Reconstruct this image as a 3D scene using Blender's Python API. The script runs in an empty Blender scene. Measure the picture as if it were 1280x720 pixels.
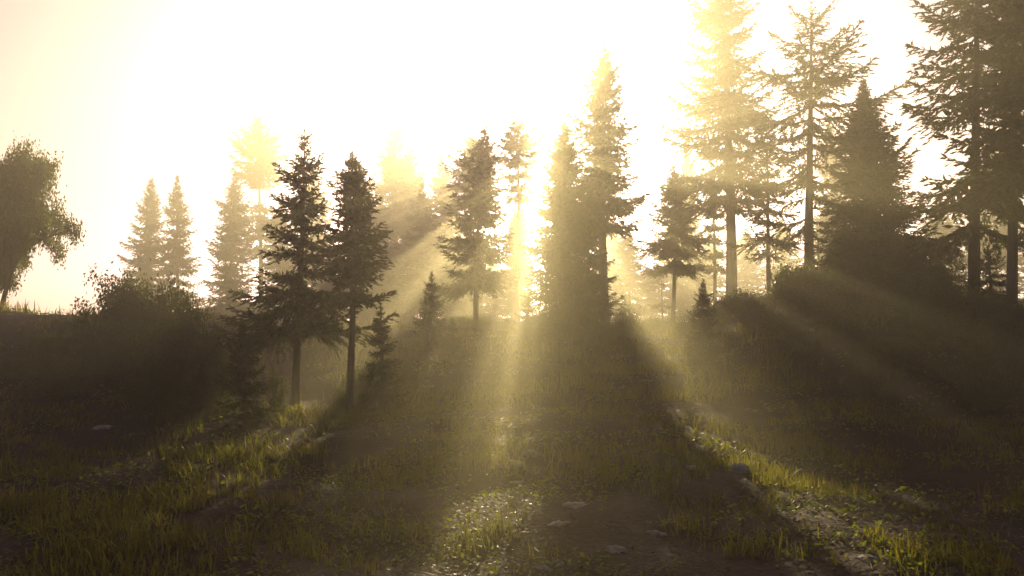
import bpy, math, random
import numpy as np
from math import sin, cos, pi, radians
from mathutils import Vector, noise as mnoise

scene = bpy.context.scene
COL = scene.collection

# ------------------------------------------------------------------ camera
CAM_H, FPX, HOR = 2.6, 1005.0, 400.0
PITCH = math.atan((HOR - 360.0) / FPX)
cd = bpy.data.cameras.new('camera')
cam = bpy.data.objects.new('camera', cd)
COL.objects.link(cam)
cam.location = (0, 0, CAM_H)
cam.rotation_euler = (pi / 2 + PITCH, 0, 0)
cd.sensor_width = 36.0
cd.lens = 36.0 * FPX / 1280.0
cd.clip_start, cd.clip_end = 0.1, 1000.0
scene.camera = cam

def ray(px, py):
    """direction of a photo pixel, scaled to y = 1"""
    u, v = (px - 640.0) / FPX, (360.0 - py) / FPX
    y = cos(PITCH) - v * sin(PITCH)
    z = sin(PITCH) + v * cos(PITCH)
    return np.array([u / y, 1.0, z / y])

def at(px, py, Y):
    d = ray(px, py)
    return np.array([d[0] * Y, Y, CAM_H + d[2] * Y])

# ------------------------------------------------------------------ light
SUN_PX = (675, 190)
sd = ray(*SUN_PX)
sd = sd / np.linalg.norm(sd)
SUN_EL, SUN_AZ = math.asin(sd[2]), math.atan2(sd[0], sd[1])

SUN_STRENGTH, SKY_STRENGTH, EXPOSURE = 5.0, 0.074, 1.02
HAZE_DENSITY, HAZE_G = 0.0076, 0.72

w = bpy.data.worlds.new('World')
scene.world = w
w.use_nodes = True
nt = w.node_tree
nt.nodes.clear()
out = nt.nodes.new('ShaderNodeOutputWorld')
bg = nt.nodes.new('ShaderNodeBackground')
sky = nt.nodes.new('ShaderNodeTexSky')
sky.sky_type = 'NISHITA'
sky.sun_disc = False
sky.sun_elevation = SUN_EL
sky.sun_rotation = SUN_AZ
sky.air_density, sky.dust_density, sky.ozone_density = 0.25, 2.5, 1.0
tint = nt.nodes.new('ShaderNodeMix')
tint.data_type = 'RGBA'
tint.blend_type = 'MULTIPLY'
tint.inputs['Factor'].default_value = 1.0
tint.inputs[7].default_value = (1.0, 0.74, 0.80, 1)
nt.links.new(sky.outputs[0], tint.inputs[6])
nt.links.new(tint.outputs[2], bg.inputs['Color'])
bg.inputs['Strength'].default_value = SKY_STRENGTH
nt.links.new(bg.outputs[0], out.inputs['Surface'])

sl = bpy.data.lights.new('sun', 'SUN')
sl.energy = SUN_STRENGTH
sl.angle = radians(0.5)
sl.color = (1.0, 0.80, 0.43)
so = bpy.data.objects.new('sun', sl)
COL.objects.link(so)
so.rotation_euler = Vector(sd).to_track_quat('Z', 'Y').to_euler()
so.location = (0, 0, 40)

vs = scene.view_settings
vs.view_transform = 'Standard'
vs.look = 'None'
vs.exposure = EXPOSURE
vs.gamma = 1.0
vs.use_curve_mapping = False
scene.display_settings.display_device = 'sRGB'

cy = scene.cycles
cy.use_denoising = True
try:
    cy.denoiser = 'OPENIMAGEDENOISE'
    cy.denoising_input_passes = 'RGB_ALBEDO_NORMAL'
except Exception:
    pass
cy.max_bounces = 4
cy.diffuse_bounces = 2
cy.glossy_bounces = 1
cy.transmission_bounces = 2
cy.transparent_max_bounces = 2
cy.volume_bounces = 0
cy.sample_clamp_indirect = 4.0
cy.caustics_reflective = False
cy.caustics_refractive = False

# ------------------------------------------------------------------ materials
def new_mat(name):
    m = bpy.data.materials.new(name)
    m.use_nodes = True
    m.node_tree.nodes.clear()
    return m, m.node_tree.nodes, m.node_tree.links

def ramp(nodes, stops):
    r = nodes.new('ShaderNodeValToRGB')
    e = r.color_ramp.elements
    e[0].position, e[0].color = stops[0][0], (*stops[0][1], 1)
    e[1].position, e[1].color = stops[-1][0], (*stops[-1][1], 1)
    for p, c in stops[1:-1]:
        x = e.new(p)
        x.color = (*c, 1)
    return r

def leaf_mat(name, stops, scale, trans=0.45, tcol=(1.6, 1.7, 0.7), rough=0.5):
    m, n, l = new_mat(name)
    o = n.new('ShaderNodeOutputMaterial')
    tc = n.new('ShaderNodeTexCoord')
    oi = n.new('ShaderNodeObjectInfo')
    nz = n.new('ShaderNodeTexNoise')
    nz.inputs['Scale'].default_value = scale
    nz.inputs['Detail'].default_value = 3
    l.new(tc.outputs['Object'], nz.inputs['Vector'])
    add = n.new('ShaderNodeMath')
    add.operation = 'MULTIPLY_ADD'
    l.new(oi.outputs['Random'], add.inputs[0])
    add.inputs[1].default_value = 0.2
    l.new(nz.outputs['Fac'], add.inputs[2])
    sub = n.new('ShaderNodeMath')
    sub.operation = 'SUBTRACT'
    l.new(add.outputs[0], sub.inputs[0])
    sub.inputs[1].default_value = 0.1
    r = ramp(n, stops)
    l.new(sub.outputs[0], r.inputs['Fac'])
    d = n.new('ShaderNodeBsdfPrincipled')
    d.inputs['Roughness'].default_value = rough
    d.inputs['Specular IOR Level'].default_value = 0.12
    l.new(r.outputs['Color'], d.inputs['Base Color'])
    mul = n.new('ShaderNodeMix')
    mul.data_type = 'RGBA'
    mul.blend_type = 'MULTIPLY'
    mul.inputs['Factor'].default_value = 1.0
    mul.inputs[7].default_value = (*tcol, 1)
    l.new(r.outputs['Color'], mul.inputs[6])
    t = n.new('ShaderNodeBsdfTranslucent')
    l.new(mul.outputs[2], t.inputs['Color'])
    mx = n.new('ShaderNodeMixShader')
    mx.inputs['Fac'].default_value = trans
    l.new(d.outputs[0], mx.inputs[1])
    l.new(t.outputs[0], mx.inputs[2])
    l.new(mx.outputs[0], o.inputs['Surface'])
    return m

M = {}
M['needles'] = leaf_mat('spruce_needles', [(0.3, (0.028, 0.034, 0.014)), (0.5, (0.040, 0.047, 0.018)), (0.72, (0.058, 0.062, 0.024))], 1.3, 0.4, (2.2, 2.5, 0.9))
M['leaves'] = leaf_mat('broad_leaves', [(0.3, (0.034, 0.042, 0.015)), (0.5, (0.050, 0.060, 0.020)), (0.72, (0.07, 0.076, 0.028))], 2.0, 0.5, (2.6, 3.0, 1.0))
M['grass'] = leaf_mat('grass_blades', [(0.3, (0.024, 0.018, 0.012)), (0.5, (0.034, 0.0245, 0.0155)), (0.66, (0.046, 0.030, 0.020)), (0.8, (0.07, 0.042, 0.031))], 0.55, 0.6, (6.8, 9.4, 1.7))
M['cover'] = leaf_mat('ground_leaves', [(0.3, (0.034, 0.033, 0.012)), (0.5, (0.048, 0.045, 0.016)), (0.68, (0.060, 0.050, 0.020)), (0.8, (0.085, 0.052, 0.030))], 0.8, 0.62, (5.6, 7.4, 1.4))

def solid_mat(name, stops, scale, bump=0.4, bscale=None, stretch=(1, 1, 1), rough=0.9):
    m, n, l = new_mat(name)
    o = n.new('ShaderNodeOutputMaterial')
    tc = n.new('ShaderNodeTexCoord')
    mp = n.new('ShaderNodeMapping')
    mp.inputs['Scale'].default_value = stretch
    l.new(tc.outputs['Object'], mp.inputs['Vector'])
    nz = n.new('ShaderNodeTexNoise')
    nz.inputs['Scale'].default_value = scale
    nz.inputs['Detail'].default_value = 8
    nz.inputs['Roughness'].default_value = 0.65
    l.new(mp.outputs[0], nz.inputs['Vector'])
    r = ramp(n, stops)
    l.new(nz.outputs['Fac'], r.inputs['Fac'])
    nb = n.new('ShaderNodeTexNoise')
    nb.inputs['Scale'].default_value = bscale or scale * 5
    nb.inputs['Detail'].default_value = 6
    l.new(mp.outputs[0], nb.inputs['Vector'])
    b = n.new('ShaderNodeBump')
    b.inputs['Strength'].default_value = bump
    b.inputs['Distance'].default_value = 0.05
    l.new(nb.outputs['Fac'], b.inputs['Height'])
    d = n.new('ShaderNodeBsdfPrincipled')
    d.inputs['Roughness'].default_value = rough
    d.inputs['Specular IOR Level'].default_value = 0.25
    l.new(r.outputs['Color'], d.inputs['Base Color'])
    l.new(b.outputs['Normal'], d.inputs['Normal'])
    l.new(d.outputs[0], o.inputs['Surface'])
    return m

M['bark'] = solid_mat('spruce_bark', [(0.3, (0.05, 0.035, 0.026)), (0.5, (0.095, 0.07, 0.05)), (0.7, (0.16, 0.125, 0.095))], 5, 0.9, 14, (1, 1, 0.25))
M['stone'] = solid_mat('pale_stone', [(0.32, (0.15, 0.13, 0.10)), (0.5, (0.33, 0.30, 0.25)), (0.7, (0.50, 0.46, 0.38))], 5, 0.7, 16)
M['soil'] = solid_mat('forest_soil', [(0.28, (0.022, 0.010, 0.010)), (0.45, (0.034, 0.016, 0.014)), (0.58, (0.042, 0.022, 0.018)), (0.75, (0.08, 0.043, 0.036))], 1.1, 0.9, 9)
M['deadwood'] = solid_mat('dead_wood', [(0.3, (0.10, 0.07, 0.05)), (0.6, (0.20, 0.15, 0.10)), (0.8, (0.28, 0.22, 0.15))], 6, 0.6, 20, (1, 1, 0.3))

# ------------------------------------------------------------------ mesh helpers
def mesh_np(name, V, F, mat, smooth=False):
    """V (n,3); F (m,k) equal-size faces or list of such arrays"""
    if not isinstance(F, list):
        F = [F]
    F = [f for f in F if len(f)]
    me = bpy.data.meshes.new(name)
    V = np.asarray(V, np.float32)
    me.vertices.add(len(V))
    me.vertices.foreach_set('co', V.ravel())
    loops = np.concatenate([f.ravel() for f in F]).astype(np.int32)
    tot = np.concatenate([np.full(len(f), f.shape[1]) for f in F]).astype(np.int32)
    start = np.concatenate([[0], np.cumsum(tot)[:-1]]).astype(np.int32)
    me.loops.add(len(loops))
    me.loops.foreach_set('vertex_index', loops)
    me.polygons.add(len(tot))
    me.polygons.foreach_set('loop_start', start)
    me.polygons.foreach_set('loop_total', tot)
    if smooth:
        me.polygons.foreach_set('use_smooth', np.ones(len(tot), bool))
    me.update(calc_edges=True)
    me.materials.append(mat)
    return me

def link(name, me, parent=None):
    o = bpy.data.objects.new(name, me)
    COL.objects.link(o)
    if parent is not None:
        o.parent = parent
    return o

def tag(o, label=None, cat=None, group=None, kind=None):
    if label: o['label'] = label
    if cat: o['category'] = cat
    if group: o['group'] = group
    if kind: o['kind'] = kind
    return o

def empty(name, loc, rz=0.0):
    o = bpy.data.objects.new(name, None)
    COL.objects.link(o)
    o.location = loc
    o.rotation_euler = (0, 0, rz)
    o.empty_display_size = 0.3
    return o

class Tubes:
    def __init__(s):
        s.V, s.F, s.n = [], [], 0
    def add(s, pts, rad, k=5):
        pts = np.asarray(pts, float)
        rad = np.asarray(rad, float)
        T = np.gradient(pts, axis=0)
        T /= np.linalg.norm(T, axis=1)[:, None] + 1e-9
        up = np.array([0, 0, 1.0]) if abs(T[0, 2]) < 0.8 else np.array([1.0, 0, 0])
        A = np.cross(T, up)
        A /= np.linalg.norm(A, axis=1)[:, None] + 1e-9
        B = np.cross(T, A)
        a = np.arange(k) * 2 * pi / k
        ring = pts[:, None, :] + rad[:, None, None] * (np.cos(a)[None, :, None] * A[:, None, :] + np.sin(a)[None, :, None] * B[:, None, :])
        s.V.append(ring.reshape(-1, 3))
        m = len(pts)
        i = np.arange(m - 1)[:, None] * k
        j = np.arange(k)[None, :]
        j2 = (j + 1) % k
        f = np.stack([i + j, i + j2, i + k + j2, i + k + j], -1).reshape(-1, 4) + s.n
        s.F.append(f)
        s.n += m * k
    def mesh(s, name, mat):
        return mesh_np(name, np.concatenate(s.V), np.concatenate(s.F), mat, True)

class Sprays:
    """many small leaf-shaped faces"""
    def __init__(s):
        s.P, s.D, s.N, s.L, s.W = [], [], [], [], []
    def add(s, P, D, N, L, W):
        s.P.append(P); s.D.append(D); s.N.append(N); s.L.append(L); s.W.append(W)
    def mesh(s, name, mat):
        P, D, N = (np.concatenate(a) for a in (s.P, s.D, s.N))
        L, W = np.concatenate(s.L)[:, None], np.concatenate(s.W)[:, None]
        D = D / (np.linalg.norm(D, axis=1)[:, None] + 1e-9)
        S = np.cross(D, N)
        S /= np.linalg.norm(S, axis=1)[:, None] + 1e-9
        U = np.cross(S, D)
        mid = P + D * L * 0.42
        V = np.stack([P, mid + S * W * .5 - U * W * .12, P + D * L, mid - S * W * .5 - U * W * .12], 1).reshape(-1, 3)
        F = np.arange(len(P) * 4).reshape(-1, 4)
        return mesh_np(name, V, F, mat)

def unit(a):
    return a / (np.linalg.norm(a, axis=-1, keepdims=True) + 1e-9)

# ------------------------------------------------------------------ ground
def sstep(a, b, x):
    t = np.clip((x - a) / (b - a), 0, 1)
    return t * t * (3 - 2 * t)

_rng = np.random.default_rng(5)
_wv = [(f * cos(a), f * sin(a), p, amp) for f, amp in ((0.35, .10), (0.8, .055), (1.7, .03), (3.3, .016)) for a, p in zip(_rng.uniform(0, 2 * pi, 4), _rng.uniform(0, 2 * pi, 4))]

def gz(x, y):
    x, y = np.asarray(x, float), np.asarray(y, float)
    z = 1.95 * sstep(19, 36, y) + 0.25 * sstep(36, 60, y)
    z = z + 1.75 * np.exp(-((x + 17) / 6.5) ** 2 - ((y - 26) / 7.0) ** 2)
    z = z + 2.3 * np.exp(-((x - 13.0) / 4.3) ** 2 - ((y - 31) / 7.0) ** 2)
    z = z + 1.3 * np.exp(-((x - 18.0) / 5.0) ** 2 - ((y - 25) / 7.0) ** 2)
    z = z + 2.2 * np.exp(-((x + 26) / 7.0) ** 2 - ((y - 78) / 6.0) ** 2)
    z = z - 2.5 * sstep(93, 112, y)
    k = 1.0 - 0.3 * sstep(40, 90, y)
    for fx, fy, p, a in _wv:
        z = z + a * k * np.sin(fx * x + fy * y + p)
    return z

def build_ground():
    u = np.linspace(-1, 1, 331)
    xs = 24 * u + 64 * np.sign(u) * np.abs(u) ** 5
    v = np.linspace(0, 1, 301)
    ys = -25 + 90 * v + 43 * v ** 5
    X, Y = np.meshgrid(xs, ys)
    Z = gz(X, Y) + 0.02 * np.random.default_rng(1).standard_normal(X.shape)
    V = np.stack([X, Y, Z], -1).reshape(-1, 3)
    nx, ny = len(xs), len(ys)
    i = np.arange(ny - 1)[:, None] * nx + np.arange(nx - 1)[None, :]
    F = np.stack([i, i + 1, i + nx + 1, i + nx], -1).reshape(-1, 4)
    o = link('ground', mesh_np('ground', V, F, M['soil'], True))
    tag(o, kind='structure')
build_ground()

# ------------------------------------------------------------------ conifers
def conifer_meshes(seed, H, R, base=0.12, whorl=0.34, per=6, power=0.8, droop=0.25, rag=0.35,
                   tr=None, ss=1.0, skip=0.0, flat=0.0, lean=0.0, thin=1.0, loose=0.7, more=1.35, core=.8):
    """meshes of a conifer H metres tall standing on z = 0: trunk, limbs, crown of needle sprays"""
    g = np.random.default_rng(seed)
    ss = ss0 = min(ss, .1 * H + .12)
    tr = tr or H * 0.011 + 0.03
    ph = g.uniform(0, 2 * pi, 2)
    def axis(z):
        z = np.asarray(z, float)
        t = np.clip(z / H, 0, 1)
        return np.stack([lean * H * t ** 1.5 + .012 * H * np.sin(3 * t + ph[0]) - .012 * H * sin(ph[0]), .012 * H * np.sin(2.4 * t + ph[1]) - .012 * H * sin(ph[1]), z], -1)
    T = Tubes()
    zz = np.concatenate([[-0.35, 0, .12, .4], np.linspace(1.0, H, 16)])
    rr = tr * (1 - np.clip(zz, 0, H) / H) ** 0.85 + 0.006
    rr[:3] *= (1.7, 1.45, 1.2)
    T.add(axis(zz), rr, 9)
    B, S = T, Sprays()    # boughs grow out of the stem: one wooden mesh
    z = base * H
    zs = []
    while z < H * 0.985:
        t = min(1.0, max(0.0, (z / H - base) / (1 - base)))
        zs.append((z, t))
        z += whorl * (1.25 - 0.9 * t) * g.uniform(0.8, 1.2)
    for (z, t) in zs:
        if g.random() < skip * (1 - t):
            continue
        ss = ss0 * min(1, .36 + 2.4 * (1 - t))
        tier = g.uniform(1 - rag, 1 + rag * .5)
        n = max(3, int(round(per * more * (1 - 0.3 * t) + g.uniform(-1, 1))))
        a0 = g.uniform(0, 2 * pi)
        for k in range(n):
            az = a0 + 2 * pi * k / n + g.uniform(-.35, .35)
            lim = (1 - t) ** power * min(1, .4 + 2.4 * (1 - t))
            if flat: lim = lim * (1 - flat) + flat * min(1, (1 - t) * 5) * min(1, .35 + t * 1.3)
            L = R * lim * tier * g.uniform(0.62, 1.12) + 0.06 * ss
            if g.random() < 0.06: L *= 1.25
            zb = z + g.uniform(-.5, .5) * whorl * loose
            e = -droop * (1 - t) ** 0.6 + 0.65 * t ** 2.2 + g.uniform(-.12, .12)
            up = g.uniform(0.05, 0.3)
            s = np.linspace(0, 1, 7)
            hd = np.array([cos(az), sin(az), 0])
            side = np.array([-sin(az), cos(az), 0])
            bend = g.uniform(-.15, .15)
            pts = axis(min(max(zb, 0.05), H * .99))[None, :] + L * (s[:, None] * hd + (bend * s ** 2)[:, None] * side + ((e * s - .35 * droop * np.sin(s * pi) + up * s ** 2.5)[:, None]) * np.array([0, 0, 1.0]))
            B.add(pts, (0.006 + 0.014 * L) * (1 - .85 * s), 3)
            # branchlets, alternating on both sides
            step = 0.15 * ss
            m = max(4, int(L / step))
            sj = np.linspace(0.08 if L > .5 else 0.04, 0.98, m) + g.uniform(-.02, .02, m)
            sj = np.clip(np.repeat(sj, 2), 0, 1)
            keep = g.random(len(sj)) < thin
            sj = sj[keep]
            sg = np.where(np.arange(m * 2) % 2, 1.0, -1.0)[keep]
            if len(sj) == 0: continue
            pj = np.stack([np.interp(sj, s, pts[:, i]) for i in range(3)], -1)
            Td = unit(np.stack([np.interp(sj, s, np.gradient(pts[:, i])) for i in range(3)], -1))
            Sd = unit(np.cross(Td, np.array([0, 0, 1.0])))
            ang = g.uniform(0.7, 1.15, len(sj)) * (1 - .45 * sj)
            lj = (0.42 * L * (1 - sj) ** 0.75 * (0.35 + 1.3 * np.minimum(sj * 2.2, .65)) + 0.10 * ss) * g.uniform(.6, 1.25, len(sj))
            dj = unit(Td * np.cos(ang)[:, None] + Sd * (sg * np.sin(ang))[:, None] + np.array([0, 0, 1.0]) * g.uniform(-.6, .05, len(sj))[:, None])
            # needle sprays along branchlets
            q = np.maximum(3, (lj / (0.027 * ss)).astype(int))
            idx = np.repeat(np.arange(len(sj)), q)
            u = (np.concatenate([np.arange(c) for c in q]) + g.uniform(.2, .9, len(idx))) / q[idx]
            P = pj[idx] + dj[idx] * (lj[idx] * u)[:, None] + np.array([0, 0, -1.0]) * (.12 * lj[idx] * u ** 2)[:, None]
            sgn = np.where(g.random(len(idx)) < .5, 1.0, -1.0)
            sd2 = unit(np.cross(dj[idx], np.array([0, 0, 1.0])))
            D = unit(dj[idx] + sd2 * (sgn * g.uniform(.15, .75, len(idx)))[:, None] + Td[idx] * .25 + g.normal(0, .26, (len(idx), 3)) + np.array([0, 0, -.15]))
            N = unit(g.normal(0, 1, (len(idx), 3)) + np.array([0, 0, .35]))
            S.add(P, D, N, g.uniform(.10, .2, len(idx)) * ss, g.uniform(.032, .055, len(idx)) * ss)
            # sprays at the branch tip and along the axis
            c = max(8, int(L / (.025 * ss)))
            st = g.uniform(.02, 1, c)
            st[:2] = 1.0
            pt = np.stack([np.interp(st, s, pts[:, i]) for i in range(3)], -1)
            tt = unit(np.stack([np.interp(st, s, np.gradient(pts[:, i])) for i in range(3)], -1))
            S.add(pt, unit(tt + g.normal(0, .45, (c, 3))), unit(g.normal(0, 1, (c, 3))), g.uniform(.11, .22, c) * ss, g.uniform(.04, .07, c) * ss)
            # dense inner foliage close to the stem
            c = int(L * core / (.045 * ss)) if L > .3 * ss else 0
            st = g.uniform(.0, .62, c)
            pt = np.stack([np.interp(st, s, pts[:, i]) for i in range(3)], -1) + g.normal(0, .07 * ss, (c, 3))
            S.add(pt, unit(hd + g.normal(0, .9, (c, 3))), unit(g.normal(0, 1, (c, 3))), g.uniform(.16, .3, c) * ss, g.uniform(.09, .14, c) * ss)
    # dead twigs on the bare part of the trunk
    for k in range(int(base * H * 2.2)):
        zb = g.uniform(.25, 1) * base * H
        az = g.uniform(0, 2 * pi)
        L = g.uniform(.2, .55) * min(1, R * .6)
        s = np.linspace(0, 1, 4)[:, None]
        B.add(axis(zb)[None, :] + L * (s * np.array([cos(az), sin(az), g.uniform(-.3, .1)]) + s ** 2 * np.array([0, 0, -.2])), .012 * (1 - .8 * s[:, 0]), 3)
    # leader
    ss = ss0 * .6
    c = int(22 / ss)
    zt = g.uniform(.94, .998, c) * H
    a = g.uniform(0, 2 * pi, c)
    S.add(axis(zt), unit(np.stack([np.cos(a) * .6, np.sin(a) * .6, np.ones(c)], -1)), g.normal(0, 1, (c, 3)), g.uniform(.10, .17, c) * ss, g.uniform(.03, .05, c) * ss)
    return T.mesh('trunk', M['bark']), S.mesh('crown', M['needles'])

def place_tree(name, meshes, loc, rz, label, cat, group=None, sc=1.0):
    t = empty(name, loc, rz)
    t.scale = (sc, sc, sc)
    tag(t, label, cat, group)
    for nm, me in zip(('trunk', 'crown') if len(meshes) == 2 else ('trunk', 'limbs', 'crown'), meshes):
        link(nm, me, t)
    return t

def copy_tree(src, loc, rz, label, group=None, sc=1.0):
    r = src.copy()
    COL.objects.link(r)
    r.location, r.rotation_euler, r.scale = loc, (0, 0, rz), (sc, sc, sc)
    r['label'] = label
    if group: r['group'] = group
    for ch in list(src.children):
        c = ch.copy()
        COL.objects.link(c)
        c.parent = r
    return r

def spot(px, Y, sink=0.05):
    x = ray(px, HOR)[0] * Y
    return (x, Y, float(gz(x, Y)) - sink)

def height_for(px, top, Y):
    x, y, z = spot(px, Y, 0)
    return at(px, top, Y)[2] - z

NEAR = 'spruces standing in the forest edge'
FAR = 'pale spruces fading into the haze'

# px, top y, depth, half-width px, options, label
near = [
    (370, 158, 21.8, 67, dict(core=.9, more=1.35, base=.31, ss=.78, whorl=.40, per=5, power=.85, rag=.55, droop=.2, skip=.12), 'dark open-tiered spruce with long ragged lower branches left of its narrower twin'),
    (437, 188, 20.4, 42, dict(core=1.2, more=1.5, base=.45, ss=.78, whorl=.34, per=6, power=.75, rag=.4, droop=.12), 'narrow dark spruce close on the right of the ragged open-tiered spruce'),
    (478, 376, 20.5, 28, dict(base=.05, ss=.7, whorl=.26, per=6, power=.8, rag=.3), 'open young spruce standing at the right foot of the narrow dark twin'),
    (308, 400, 18.2, 34, dict(base=.03, ss=.7, whorl=.22, per=7, power=.7, rag=.3), 'small dark bushy spruce under the left branches of the open-tiered spruce'),
    (537, 338, 31.0, 24, dict(base=.04, whorl=.3, per=7, power=.75, rag=.25), 'short spruce on the slope between the dark twins and the slim knobbly spruce'),
    (595, 152, 38.0, 44, dict(core=1.2, more=1.5, base=.24, lean=.025, whorl=.5, per=6, power=.8, rag=.4, ss=1.3), 'hazy slim spruce with a knobbly pointed top left of the sun'),
    (645, 148, 52.0, 25, dict(base=.62, whorl=.7, per=7, power=.3, rag=.35, ss=1.3, flat=.5, core=.6, loose=.5, more=1.25), 'thin bare-stemmed conifer with an umbrella top right under the sun'),
    (702, 150, 35.0, 36, dict(core=1.6, more=1.6, base=.12, whorl=.42, per=7, power=.5, rag=.4, ss=1.2), 'dark column-shaped spruce just right of the sun glare'),
    (732, 226, 36.5, 32, dict(core=1.6, more=1.6, base=.22, whorl=.42, per=6, power=.65, rag=.4, ss=1.2), 'shorter dark spruce wedged against the tall pointed one'),
    (757, 48, 38.0, 50, dict(core=.9, more=1.25, base=.38, whorl=.5, per=7, power=.85, rag=.35, ss=1.3, tr=.24), 'tall pointed spruce with a straight bare lower trunk right of the sun'),
    (841, 206, 42.0, 36, dict(base=.40, whorl=.55, per=7, power=.7, rag=.35, ss=1.3, core=1.1, more=1.5), 'slender hazy spruce alone in the bright gap'),
    (828, 348, 43.0, 13, dict(base=.5, whorl=.5, per=4, power=.7, rag=.4, ss=1.2, skip=.1), 'small twiggy spruce touching the foot of the slender hazy one'),
    (914, -70, 44.0, 58, dict(base=.34, whorl=.8, per=7, power=.5, rag=.45, ss=1.4, tr=.34, loose=.35, more=1.25, core=.7), 'massive spruce with broad crown cut by the top edge of the view'),
    (893, 214, 47.0, 17, dict(core=1.0, more=1.4, base=.4, whorl=.7, per=6, power=.7, rag=.45, ss=1.3, loose=.35), 'lower slim spruce half hidden behind the left side of the massive one'),
    (962, 150, 38.5, 32, dict(base=.34, whorl=.6, per=6, power=.6, rag=.5, ss=1.2, lean=-.03, skip=.15, tr=.13, loose=.35, more=1.1, core=.3), 'thin-stemmed spruce between the massive one and the sparse conifer'),
    (1012, 8, 36.0, 74, dict(base=.22, whorl=.8, per=4, power=.35, rag=.55, ss=1.4, skip=.25, flat=.45, tr=.24, core=.25, more=1.0, loose=.3), 'sparse tall conifer with see-through flat branch layers on a thick stem'),
    (1092, 96, 30.0, 64, dict(core=1.0, more=1.5, base=.03, whorl=.32, per=8, power=.85, rag=.3, ss=1.1), 'dense dark cone-shaped spruce standing on the right bank'),
    (1218, -110, 27.0, 84, dict(base=.20, whorl=.72, per=6, power=.4, rag=.45, ss=1.4, skip=.15, tr=.2, core=.3, more=1.0, loose=.4), 'large drooping spruce with lit needles and an untidy crown at the right'),
    (1264, -160, 23.5, 60, dict(base=.34, whorl=.75, per=5, power=.4, rag=.4, ss=1.3, skip=.1, tr=.16, lean=.03, core=.7, more=1.4, loose=.4), 'dark-stemmed spruce partly overlapped by the untidy large one'),
    (1285, -60, 19.0, 46, dict(base=.46, whorl=.6, per=5, power=.5, rag=.4, ss=1.2, tr=.12), 'slim spruce whose trunk runs along the right edge of the view'),
    (640, 255, 74.0, 24, dict(base=.2, whorl=.6, per=7, power=.7, rag=.3, ss=1.7), 'added low faint spruce shading the ground, in the glare just left of the thin umbrella-topped stem'),  # added tree: keeps sun off the ground, beam passes above
    (588, 172, 64.0, 34, dict(base=.66, ss=1.5, whorl=.5, per=7, power=.45, rag=.3), 'added ghostly bare mast with a high sun-blocking crown directly behind the slim knobbly spruce'),  # added blocker: crown shades the air at left, strip light passes beneath
    (748, 176, 66.0, 15, dict(base=.66, ss=1.5, whorl=.5, per=7, power=.45, rag=.3), 'added ghostly bare mast with a high sun-blocking crown hidden behind the tall pointed spruce'),  # added blocker: crown stops sun leaking into the air at right
    (751, 270, 64.0, 8, dict(base=.87, whorl=.25, per=7, power=.4, rag=.3, ss=1.1), 'added bare ghostly mast with a small sun-blocking top tuft, directly behind the tall bare trunk'),  # added blocker: tuft parts the two lit strips on the ground
    (877, 346, 27.0, 23, dict(base=.02, whorl=.2, per=7, power=.85, rag=.25, ss=.9), 'tiny pointed spruce sapling catching sun in front of the massive trunk'),
    (1176, 296, 31.0, 40, dict(base=.05, whorl=.36, per=6, power=.7, rag=.35, ss=1.1), 'middling dark spruce filling the space between cone spruce and drooping spruce'),
    (252, 452, 18.8, 24, dict(base=.03, ss=.6, whorl=.2, per=7, power=.8, rag=.3), 'low young spruce just left of the small dark bushy spruce, darker side of the slope'),
    (566, 396, 28.0, 20, dict(base=.03, ss=.7, whorl=.22, per=7, power=.85, rag=.3), 'young spruce in the shadow right of the short dense spruce'),
    (660, 366, 33.0, 22, dict(base=.03, ss=.8, whorl=.25, per=7, power=.8, rag=.3), 'young spruce in front of the column-shaped dark spruce, left side'),
    (1000, 352, 26.5, 26, dict(base=.03, ss=.7, whorl=.24, per=7, power=.8, rag=.3), 'young spruce on the front of the right bank below the sparse conifer'),
    (1128, 372, 23.5, 30, dict(base=.03, ss=.7, whorl=.24, per=7, power=.75, rag=.35), 'young spruce in front of the right bank below the cone spruce'),
    (1216, 388, 20.5, 30, dict(base=.03, ss=.65, whorl=.22, per=7, power=.8, rag=.3), 'young spruce low at the right under the drooping spruce, nearest of that side'),
    (1240, 305, 25.0, 40, dict(base=.04, whorl=.3, per=6, power=.75, rag=.35), 'low dark spruce beneath the large drooping crown'),
]
for i, (px, top, Y, hw, opt, label) in enumerate(near):
    H = height_for(px, top, Y)
    me = conifer_meshes(100 + i, H, 1.3 * hw * Y / FPX, **opt)
    place_tree('spruce_tree', me, spot(px, Y), 0.0, label, 'spruce tree', NEAR)

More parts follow.
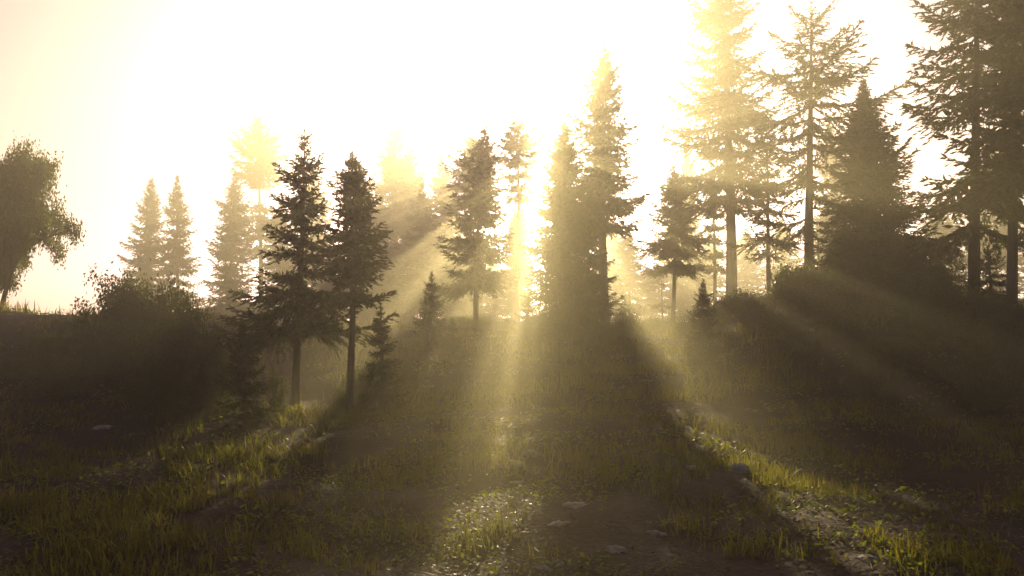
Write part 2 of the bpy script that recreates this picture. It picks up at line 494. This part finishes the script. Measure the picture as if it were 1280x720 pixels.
far = [
    (183, 218, 74, 30, 0, 'pale spruce, the more left of the pair standing apart on the far rise'),
    (223, 218, 71, 26, 1, 'pale spruce, the more right of the pair standing apart on the far rise'),
    (286, 212, 67, 36, 2, 'broad pale spruce behind the open-tiered dark one, left side'),
    (326, 145, 80, 34, 3, 'ghostly sparse conifer with a thin mast top above the broad pale spruce'),
    (352, 250, 72, 30, 1, 'pale spruce whose outline shows through the open-tiered dark spruce'),
    (452, 200, 76, 34, 0, 'faint spruce showing just right of the narrow dark twin'),
    (496, 140, 82, 50, 2, 'ghostly tall broad spruce left of centre, nearly lost in glare'),
    (533, 226, 60, 34, 1, 'pale spruce behind the short dense spruce in the light shaft'),
    (560, 222, 78, 34, 0, 'faint spruce peeping out left of the slim knobbly one'),
    (648, 246, 70, 24, 1, 'faint low spruce shaped to shade the ground, in the glare directly below the sun'),  # height and width shaped to shade the ground at the beam foot
    (716, 268, 84, 34, 0, 'faint spruce behind the column-shaped dark spruce'),
    (789, 282, 64, 30, 1, 'pale pointed spruce at the left side of the bright gap'),
    (884, 292, 90, 36, 1, 'faint low spruce behind the slim one left of the massive trunk'),
    (936, 284, 88, 36, 2, 'faint low spruce in the gap right of the massive trunk'),
    (984, 272, 80, 36, 1, 'faint low spruce in the gap left of the sparse conifer stem'),
    (1040, 262, 86, 40, 2, 'faint low spruce in the gap right of the sparse conifer stem'),
    (815, 330, 88, 30, 2, 'dim low spruce closing the bottom of the bright gap'),
    (862, 156, 72, 22, 0, 'pale spruce showing between the slender hazy one and the massive one'),
    (1046, 140, 62, 30, 1, 'pale spruce between the sparse conifer and the cone spruce'),
    (1180, 240, 58, 44, 2, 'pale tall spruce behind the drooping lit branches'),
    (1240, 180, 64, 50, 1, 'pale spruce glimpsed through the stems at the right edge'),
    (392, 205, 84, 40, 0, 'added ghostly shade-giving spruce behind the narrow dark twin, between it and the open-tiered one'),  # filler added to cut stray sunlight in the air
    (428, 305, 66, 36, 1, 'added pale filler spruce hidden mostly behind the narrow dark twin'),  # filler added for shade, kept low so the left strip stays lit
    (470, 232, 68, 40, 0, 'pale spruce just left of the ghostly tall broad one, lower'),
    (515, 175, 90, 40, 0, 'ghostly spruce close on the right of the tall broad ghost'),
    (556, 190, 86, 40, 1, 'ghostly spruce added to block sun, left behind the slim knobbly spruce'),  # filler added to keep sun out of the left foreground
    (584, 290, 64, 38, 2, 'added pale filler spruce directly behind the slim knobbly spruce'),  # filler added for shade, lowered to let sun reach the left strip
    (838, 266, 82, 40, 1, 'added dim sun-blocking spruce behind the slender hazy one'),  # filler added to cut sun leaking through the gap
    (618, 318, 86, 40, 2, 'low faint spruce at the ridge gap under the sun glare'),
    (760, 272, 92, 44, 2, 'dim spruce low behind the tall pointed bare trunk'),
]
protos = {}
pspec = [dict(base=.10, whorl=.6, per=6, power=.8, rag=.4, ss=1.7), dict(base=.16, whorl=.6, per=6, power=.85, rag=.4, ss=1.7, skip=.1), dict(base=.06, whorl=.6, per=7, power=.75, rag=.4, ss=1.7), dict(base=.3, whorl=.9, per=5, power=.4, rag=.5, ss=2.0, skip=.25, flat=.4)]
for i, (px, top, Y, hw, k, label) in enumerate(far):
    H = height_for(px, top, Y)
    R = 1.3 * hw * Y / FPX
    if k not in protos:
        protos[k] = (place_tree('pale_spruce_tree', conifer_meshes(300 + i, H, R, **pspec[k]), spot(px, Y), 0, label, 'spruce tree', FAR), H, R)
    else:
        src, H0, R0 = protos[k]
        c = copy_tree(src, spot(px, Y), i * 1.7, label, FAR)
        c.scale = (R / R0, R / R0, H / H0)

# ------------------------------------------------------------------ broad-leaved tree and bushes
def broadleaf_meshes(seed, H, stems, crown_r, zc, leaf=.09, n_leaf=16000, levels=3, squash=1.0):
    g = np.random.default_rng(seed)
    T, B, S = Tubes(), Tubes(), Sprays()
    tips = []
    def grow(p, d, L, r, lev, tube):
        s = np.linspace(0, 1, 6)[:, None]
        d = unit(np.array(d, float))
        b = g.normal(0, .22, 3)
        pts = p + L * (s * d + s ** 2 * b)
        tube.add(pts, r * (1 - .45 * s[:, 0]), 7 if lev == 0 else 4)
        end, ed = pts[-1], unit(pts[-1] - pts[-2])
        if lev >= levels:
            tips.append((pts[2], pts[-1])); return
        n = g.integers(3, 5)
        for k in range(n):
            f = g.uniform(.28, 1.0)
            q = pts[0] + (pts[-1] - pts[0]) * f + L * b * (f * f - f)
            nd = unit(ed + g.normal(0, .62, 3) + np.array([0, 0, .34]))
            grow(q, nd, L * g.uniform(.55, .8), r * .5, lev + 1, B)
        grow(end, unit(ed + g.normal(0, .3, 3)), L * .7, r * .55, lev + 1, B)
    for (dx, dy, d) in stems:
        grow(np.array([dx, dy, -0.2]), d, H * .42, H * .026, 0, T)
    A = np.array([t[0] for t in tips]); E = np.array([t[1] for t in tips])
    i = g.integers(0, len(tips), n_leaf)
    P = A[i] + (E - A)[i] * g.uniform(0, 1.2, (n_leaf, 1)) + g.normal(0, leaf * 1.25, (n_leaf, 3))
    D = unit(g.normal(0, 1, (n_leaf, 3)) + np.array([0, 0, -.3]))
    S.add(P, D, unit(g.normal(0, 1, (n_leaf, 3)) + np.array([0, 0, .6])), g.uniform(.7, 1.3, n_leaf) * leaf, g.uniform(.4, .7, n_leaf) * leaf)
    return T.mesh('trunk', M['bark']), B.mesh('limbs', M['bark']), S.mesh('crown', M['leaves'])

def fit(me_list, H, R):
    """scale meshes so that the crown reaches H and spreads R"""
    co = np.empty(len(me_list[2].vertices) * 3, np.float32)
    me_list[2].vertices.foreach_get('co', co)
    co = co.reshape(-1, 3)
    fz = H / np.percentile(co[:, 2], 99.6)
    fr = R / np.percentile(np.hypot(co[:, 0], co[:, 1]), 88)
    for me in me_list:
        c = np.empty(len(me.vertices) * 3, np.float32)
        me.vertices.foreach_get('co', c)
        c = c.reshape(-1, 3) * np.array([fr, fr, fz], np.float32)
        me.vertices.foreach_set('co', c.ravel())
        me.update()
    return me_list

BL = 'broad-leaved trees on the left ridge'
Y = 30.0
ms = fit(broadleaf_meshes(21, 6.2, [(0, 0, (-.25, 0, 1)), (.35, .1, (.22, .1, 1)), (.1, .2, (.05, -.1, 1))], 2, 3, leaf=.16, n_leaf=52000), height_for(10, 184, Y), 1.95)
place_tree('broadleaf_tree', ms, spot(-10, Y), .3, 'two-stemmed leafy tree on the left ridge against the white sky', 'broadleaf tree', BL)
ms = fit(broadleaf_meshes(12, 7.5, [(0, 0, (0, 0, 1))], 2, 3, leaf=.17, n_leaf=42000), height_for(-30, 118, 31), 2.3)
place_tree('broadleaf_tree', ms, spot(-44, 31.5), 1.1, 'taller leafy tree poking in at the left edge above the two-stemmed one', 'broadleaf tree', BL)

bushes = [
    (178, 345, 25.0, 58, 'upper leafy bush reaching above the ridge line at the left'),
    (236, 372, 20.5, 50, 'rounded dark bush with bright upper leaves beside the small dark spruce'),
    (150, 430, 23.0, 44, 'spreading low bush at the left foot of the upper leafy bush'),
    (345, 452, 19.4, 13, 'narrow upright sapling with sunlit leaves beside the open-tiered spruce trunk'),
    (1086, 395, 21.0, 24, 'thin shrub with a few sunlit leaves on the dark right bank'),
    (780, 372, 36.0, 24, 'twiggy upright shrub in the bright gap beside the tall bare trunk'),
    (748, 402, 34.0, 34, 'rounded dark shrub at the foot of the tall pointed spruce'),
    (1010, 324, 29.0, 36, 'dark mounded bush on top of the right bank'),
    (950, 358, 31.0, 30, 'lower dark bush on the left shoulder of the right bank'),
    (1150, 345, 25.0, 60, 'wide dark bush below the cone spruce'),
    (60, 412, 24.5, 40, 'low flat bush on the ridge left of the upper leafy bush'),
    (207, 356, 24.0, 42, 'leafy bush between the upper bush and the rounded bush with bright leaves'),
    (262, 425, 19.6, 34, 'dark bush low in front of the rounded bush, touching the small dark spruce'),
    (205, 440, 19.8, 44, 'wide dark bush at the base of the rounded bush with bright leaves'),
    (490, 445, 24.0, 40, 'dark shrub on the slope below the short dense spruce'),
    (560, 402, 36.0, 36, 'hazy shrub at the left foot of the slim knobbly spruce'),
    (622, 398, 37.0, 34, 'hazy shrub between the slim knobbly spruce and the column spruce'),
    (675, 388, 34.0, 38, 'dark shrub at the left foot of the column-shaped spruce'),
    (712, 380, 33.0, 34, 'dark shrub directly under the column-shaped spruce'),
    (895, 368, 36.0, 34, 'dark shrub right of the tiny sapling, under the massive trunk'),
    (852, 388, 33.0, 20, 'small twiggy shrub left of the tiny sapling'),
    (1060, 322, 27.5, 54, 'dark bush in front of the cone spruce foot, left side'),
    (1120, 330, 27.0, 54, 'dark bush in front of the cone spruce foot, right side'),
    (1200, 352, 24.0, 54, 'dark bush under the large drooping spruce'),
    (1255, 372, 22.0, 50, 'dark bush at the right edge of the view by the slim trunk'),
    (985, 345, 28.0, 46, 'dark bush on the front slope of the right bank'),
    (604, 392, 46.0, 26, 'hazy low shrub closing the bright ridge gap left of the umbrella-topped stem'),
    (632, 394, 48.0, 22, 'hazy low shrub at the base of the umbrella-topped stem'),
    (820, 394, 40.0, 24, 'hazy low shrub at the base of the slender spruce in the bright gap'),
    (95, 440, 21.5, 50, 'wide dark bush on the shaded slope below the ridge at the left'),
    (30, 430, 22.0, 44, 'dark bush below the ridge under the leafy tree at the left edge'),
    (440, 470, 20.5, 30, 'fern-like dark shrub around the narrow twin trunk'),
]
for i, (px, top, Y, hw, label) in enumerate(bushes):
    H = max(.5, height_for(px, top, Y))
    g = np.random.default_rng(50 + i)
    st = [(g.normal(0, .12), g.normal(0, .12), (g.normal(0, .8), g.normal(0, .8), 1)) for k in range(6)]
    ms = fit(broadleaf_meshes(60 + i, 2.2, st, 1, 1, leaf=.085 * Y / 22, n_leaf=15000 if hw > 30 else 3000, levels=3), H, hw * Y / FPX)
    b = empty('leafy_bush', spot(px, Y))
    tag(b, label, 'bush', 'bushes among the trees')
    link('stems', ms[0], b); link('twigs', ms[1], b); link('foliage', ms[2], b)

# ------------------------------------------------------------------ stones, stump, log
def stone_mesh(seed, sx, sy, sz):
    import bmesh
    bm = bmesh.new()
    bmesh.ops.create_icosphere(bm, subdivisions=4, radius=1)
    off = Vector((seed * 3.1, seed * 1.7, seed * .9))
    for v in bm.verts:
        c = v.co.copy()
        n = mnoise.fractal(c * 1.1 + off, .9, 2.1, 5)
        k = mnoise.cell(c * 2.0 + off)
        v.co = c * (1 + .32 * n + .12 * k + .07 * mnoise.fractal(c * 5 + off, .8, 2.2, 4))
        v.co.x *= sx; v.co.y *= sy; v.co.z *= sz
    me = bpy.data.meshes.new('stone')
    bm.to_mesh(me)
    bm.free()
    me.materials.append(M['stone'])
    for p in me.polygons: p.use_smooth = True
    return me

stones = [
    (640, 582, .38, .3, .16, 'flat pale stone lying in the bottom of the central light shaft'),
    (664, 570, .22, .25, .20, 'rounded grey stone just behind the flat stone of the light shaft'),
    (650, 604, .18, .15, .07, 'small thin stone in front of the flat stone of the light shaft'),
    (700, 655, .30, .16, .05, 'long thin grey slab half sunk in the dark path'),
    (770, 690, .20, .18, .13, 'pale chunky stone low in the dark foreground, right of the bottom-edge stones'),
    (676, 712, .14, .12, .09, 'jagged pale stone at the bottom edge, left of its neighbour'),
    (697, 707, .12, .10, .10, 'smaller upright pale stone at the bottom edge, right of the jagged one'),
    (820, 668, .20, .14, .06, 'speckled low stone up and right of the pale chunky stone'),
    (925, 590, .26, .3, .28, 'bright sunlit stone at the near end of the short lit grass strip'),
    (868, 585, .3, .2, .05, 'dim flat stone left of the bright sunlit stone'),
    (160, 676, .16, .22, .13, 'sunlit mossy stone among the left foreground grass tufts'),
    (128, 535, .4, .3, .10, 'dim flat stone in the shade below the left ridge'),
    (722, 632, .34, .25, .05, 'brownish slab sunk in the middle of the dark path'),
    (1085, 700, .2, .2, .08, 'low dark stone near the right foreground lit grass'),
]
def on_ground(px, py):
    d = ray(px, py)
    t = 3.0
    while t < 90:
        if CAM_H + d[2] * t < gz(d[0] * t, t): break
        t += .02
    return d[0] * t, t, float(gz(d[0] * t, t))
for i, (px, py, sx, sy, sz, label) in enumerate(stones):
    x, y, z = on_ground(px, py)
    sx, sy, sz = sx * .62, sy * .62, sz * .62
    o = link('stone', stone_mesh(i + 1, sx, sy, sz))
    o.location = (x, y, z - sz * .12)
    o.rotation_euler = (0, 0, i * 1.3)
    tag(o, label, 'stone', 'stones on the forest floor')

# ------------------------------------------------------------------ grass and ground cover
def blades(P, h, wd, bend, az, mat, name):
    """curved tapered blades: 5 vertices, 1 quad + 1 quad + tip triangle"""
    n = len(P)
    lean = np.stack([np.cos(az), np.sin(az), np.zeros(n)], -1)
    side = np.stack([-np.sin(az + .4), np.cos(az + .4), np.zeros(n)], -1)
    up = np.array([0, 0, 1.0])
    h1, wd, b1 = h[:, None], wd[:, None], bend[:, None]
    rows = []
    for t, wf in ((0, 1.0), (.4, .85), (.75, .5)):
        c = P + up * h1 * t * (1 - .25 * b1 * t) + lean * h1 * b1 * t * t
        rows += [c - side * wd * wf * .5, c + side * wd * wf * .5]
    rows.append(P + up * h1 * (1 - .25 * b1) + lean * h1 * b1)
    V = np.stack(rows, 1).reshape(-1, 3)
    k = np.arange(n)[:, None] * 7
    Q = np.concatenate([k + np.array([0, 1, 3, 2]), k + np.array([2, 3, 5, 4])])
    T3 = k + np.array([4, 5, 6])
    return mesh_np(name, V, [Q, T3], mat)

def clump_noise(x, y, sc, off):
    return np.array([mnoise.noise((a * sc + off, b * sc, 3.3)) for a, b in zip(x, y)])

def build_grass():
    g = np.random.default_rng(77)
    # tufts scattered over the view wedge, thinning with distance
    n = 22000
    yy = 5.5 + 44 * g.random(n) ** 1.7
    xx = yy * g.uniform(-.80, .80, n)
    c = clump_noise(xx, yy, .45, 1.0) + .5 * clump_noise(xx, yy, 1.3, 9.0)
    path = .6 * np.exp(-((xx - 1.1 - .03 * (yy - 9)) / (1.1 + .02 * yy)) ** 2) * (yy < 20)
    keep = (c > .15 + .35 * path + .16 * g.normal(0, 1, n)) & (g.random(n) > .75 * path)
    xx, yy, c = xx[keep], yy[keep], c[keep]
    k = g.integers(5, 13, len(xx))
    i = np.repeat(np.arange(len(xx)), k)
    spread = .05 + .012 * yy[i] * .4
    x = xx[i] + g.normal(0, 1, len(i)) * spread
    y = yy[i] + g.normal(0, 1, len(i)) * spread
    P = np.stack([x, y, gz(x, y) - .02], -1)
    th = (g.uniform(.45, 1.5, len(xx)) * (.15 + .16 * np.clip(c + .3, 0, 1)) * (1 + .9 * sstep(18, 28, yy)))[i]
    h = th * g.uniform(.55, 1.2, len(i))
    wd = (.010 + .0009 * y) * g.uniform(.7, 1.3, len(i))
    o = link('grass', blades(P, h, wd, g.uniform(.1, .9, len(i)), g.uniform(0, 2 * pi, len(i)), M['grass'], 'grass'))
    tag(o, 'shaded and sunlit green grass growing over the forest floor', 'grass', kind='stuff')
    # low broad-leaved ground plants
    n = 60000
    yy = 5.5 + 36 * g.random(n) ** 1.6
    xx = yy * g.uniform(-.78, .78, n)
    c = clump_noise(xx, yy, .6, 31.0) + .5 * clump_noise(xx, yy, 2.1, 17.0)
    path = 0 * xx
    keep = c > .08 + .35 * path + .12 * g.normal(0, 1, n)
    xx, yy = xx[keep], yy[keep]
    m = len(xx)
    S = Sprays()
    z = gz(xx, yy) + g.uniform(.0, .14, m) ** 1.2
    a = g.uniform(0, 2 * pi, m)
    S.add(np.stack([xx, yy, z], -1), np.stack([np.cos(a), np.sin(a), g.uniform(-.3, .8, m)], -1), unit(np.array([0, 0, 1.0]) + g.normal(0, .5, (m, 3))), (.035 + .0035 * yy) * g.uniform(.7, 1.5, m), (.022 + .002 * yy) * g.uniform(.7, 1.4, m))
    o = link('ground_cover', S.mesh('ground_cover', M['cover']))
    tag(o, 'low leafy plants and fallen leaves covering the forest floor', 'ground cover', kind='stuff')
build_grass()

M['litter'] = leaf_mat('dry_litter', [(0.3, (0.035, 0.020, 0.013)), (0.5, (0.065, 0.038, 0.024)), (0.7, (0.11, 0.07, 0.045))], 9.0, 0.15, (1.2, 1.1, .9))

def build_litter():
    g = np.random.default_rng(41)
    S = Sprays()
    n = 26000
    y = 5.5 + 22 * g.random(n) ** 1.5
    x = y * g.uniform(-.74, .74, n)
    a = g.uniform(0, 2 * pi, n)
    twig = g.random(n) < .22
    L = np.where(twig, g.uniform(.10, .34, n), g.uniform(.03, .08, n)) * (.75 + .02 * y)
    W = np.where(twig, g.uniform(.008, .016, n), g.uniform(.02, .05, n)) * (.75 + .02 * y)
    z = gz(x, y) + g.uniform(.008, .03, n)
    S.add(np.stack([x, y, z], -1), np.stack([np.cos(a), np.sin(a), g.uniform(-.08, .3, n)], -1), unit(np.array([0, 0, 1.0]) + g.normal(0, .3, (n, 3))), L, W)
    o = link('leaf_litter', S.mesh('leaf_litter', M['litter']))
    tag(o, 'dry fallen twigs, needles and leaves on the forest floor', 'litter', kind='stuff')
build_litter()

tufts = [
    (113, 712, .30, 46, 'bright grass tuft at the lower left corner, biggest of the left lit tufts'),
    (222, 640, .24, 34, 'lit grass tuft above and right of the mossy stone'),
    (292, 622, .20, 26, 'small lit grass tuft at the upper end of the left foreground tufts'),
    (172, 664, .20, 22, 'thin grass tuft directly beside the mossy stone'),
    (1222, 672, .38, 20, 'tall sparse grass tuft of separate long blades at the lower right'),
    (1140, 640, .20, 36, 'bushy lit grass tuft at the upper end of the right foreground strip'),
    (1168, 664, .22, 34, 'wide lit grass tuft in the middle of the right foreground strip'),
    (1222, 705, .24, 30, 'lit grass tuft near the lower right corner below the long blades'),
    (925, 560, .22, 30, 'lit grass tuft behind the bright sunlit stone'),
    (372, 524, .42, 36, 'tall dry grass tuft around the foot of the open-tiered spruce'),
    (350, 532, .40, 30, 'grass tuft left of the open-tiered spruce trunk, among its roots'),
    (440, 534, .40, 34, 'grass tuft around the foot of the narrow twin trunk'),
    (405, 540, .34, 30, 'grass tuft between the two dark spruce trunks'),
    (1250, 640, .34, 24, 'straggly grass tuft at the right edge above the lower right corner'),
    (60, 560, .34, 34, 'shaded grass tuft at the left edge of the slope'),
]
for i, (px, py, h, n, label) in enumerate(tufts):
    x, y, z = on_ground(px, py)
    g = np.random.default_rng(900 + i)
    sp = h * .32
    P = np.stack([g.normal(0, sp, n), g.normal(0, sp, n), np.full(n, -.03)], -1)
    me = blades(P, h * g.uniform(.55, 1.25, n), np.full(n, .011 + .0006 * y), g.uniform(.1, .8, n), g.uniform(0, 2 * pi, n), M['grass'], 'grass_tuft')
    o = link('grass_tuft', me)
    o.location = (x, y, z)
    tag(o, label, 'grass tuft', 'grass tufts in the foreground')

# ------------------------------------------------------------------ haze
def build_haze():
    x0, x1, y0, y1, z0, z1 = -90, 90, -27, 110, -4.5, 24.5
    V = np.array([(x, y, z) for x in (x0, x1) for y in (y0, y1) for z in (z0, z1)], float)
    F = np.array([(0, 1, 3, 2), (4, 6, 7, 5), (0, 4, 5, 1), (2, 3, 7, 6), (0, 2, 6, 4), (1, 5, 7, 3)])
    m, n, l = new_mat('haze')
    o = n.new('ShaderNodeOutputMaterial')
    p = n.new('ShaderNodeVolumePrincipled')
    p.inputs['Color'].default_value = (1.0, 0.94, 0.68, 1)
    p.inputs['Density'].default_value = HAZE_DENSITY
    p.inputs['Anisotropy'].default_value = HAZE_G
    l.new(p.outputs[0], o.inputs['Volume'])
    ob = link('haze', mesh_np('haze', V, F, m))
    tag(ob, 'thin golden morning haze filling the air between the trees', 'haze', kind='stuff')
build_haze()
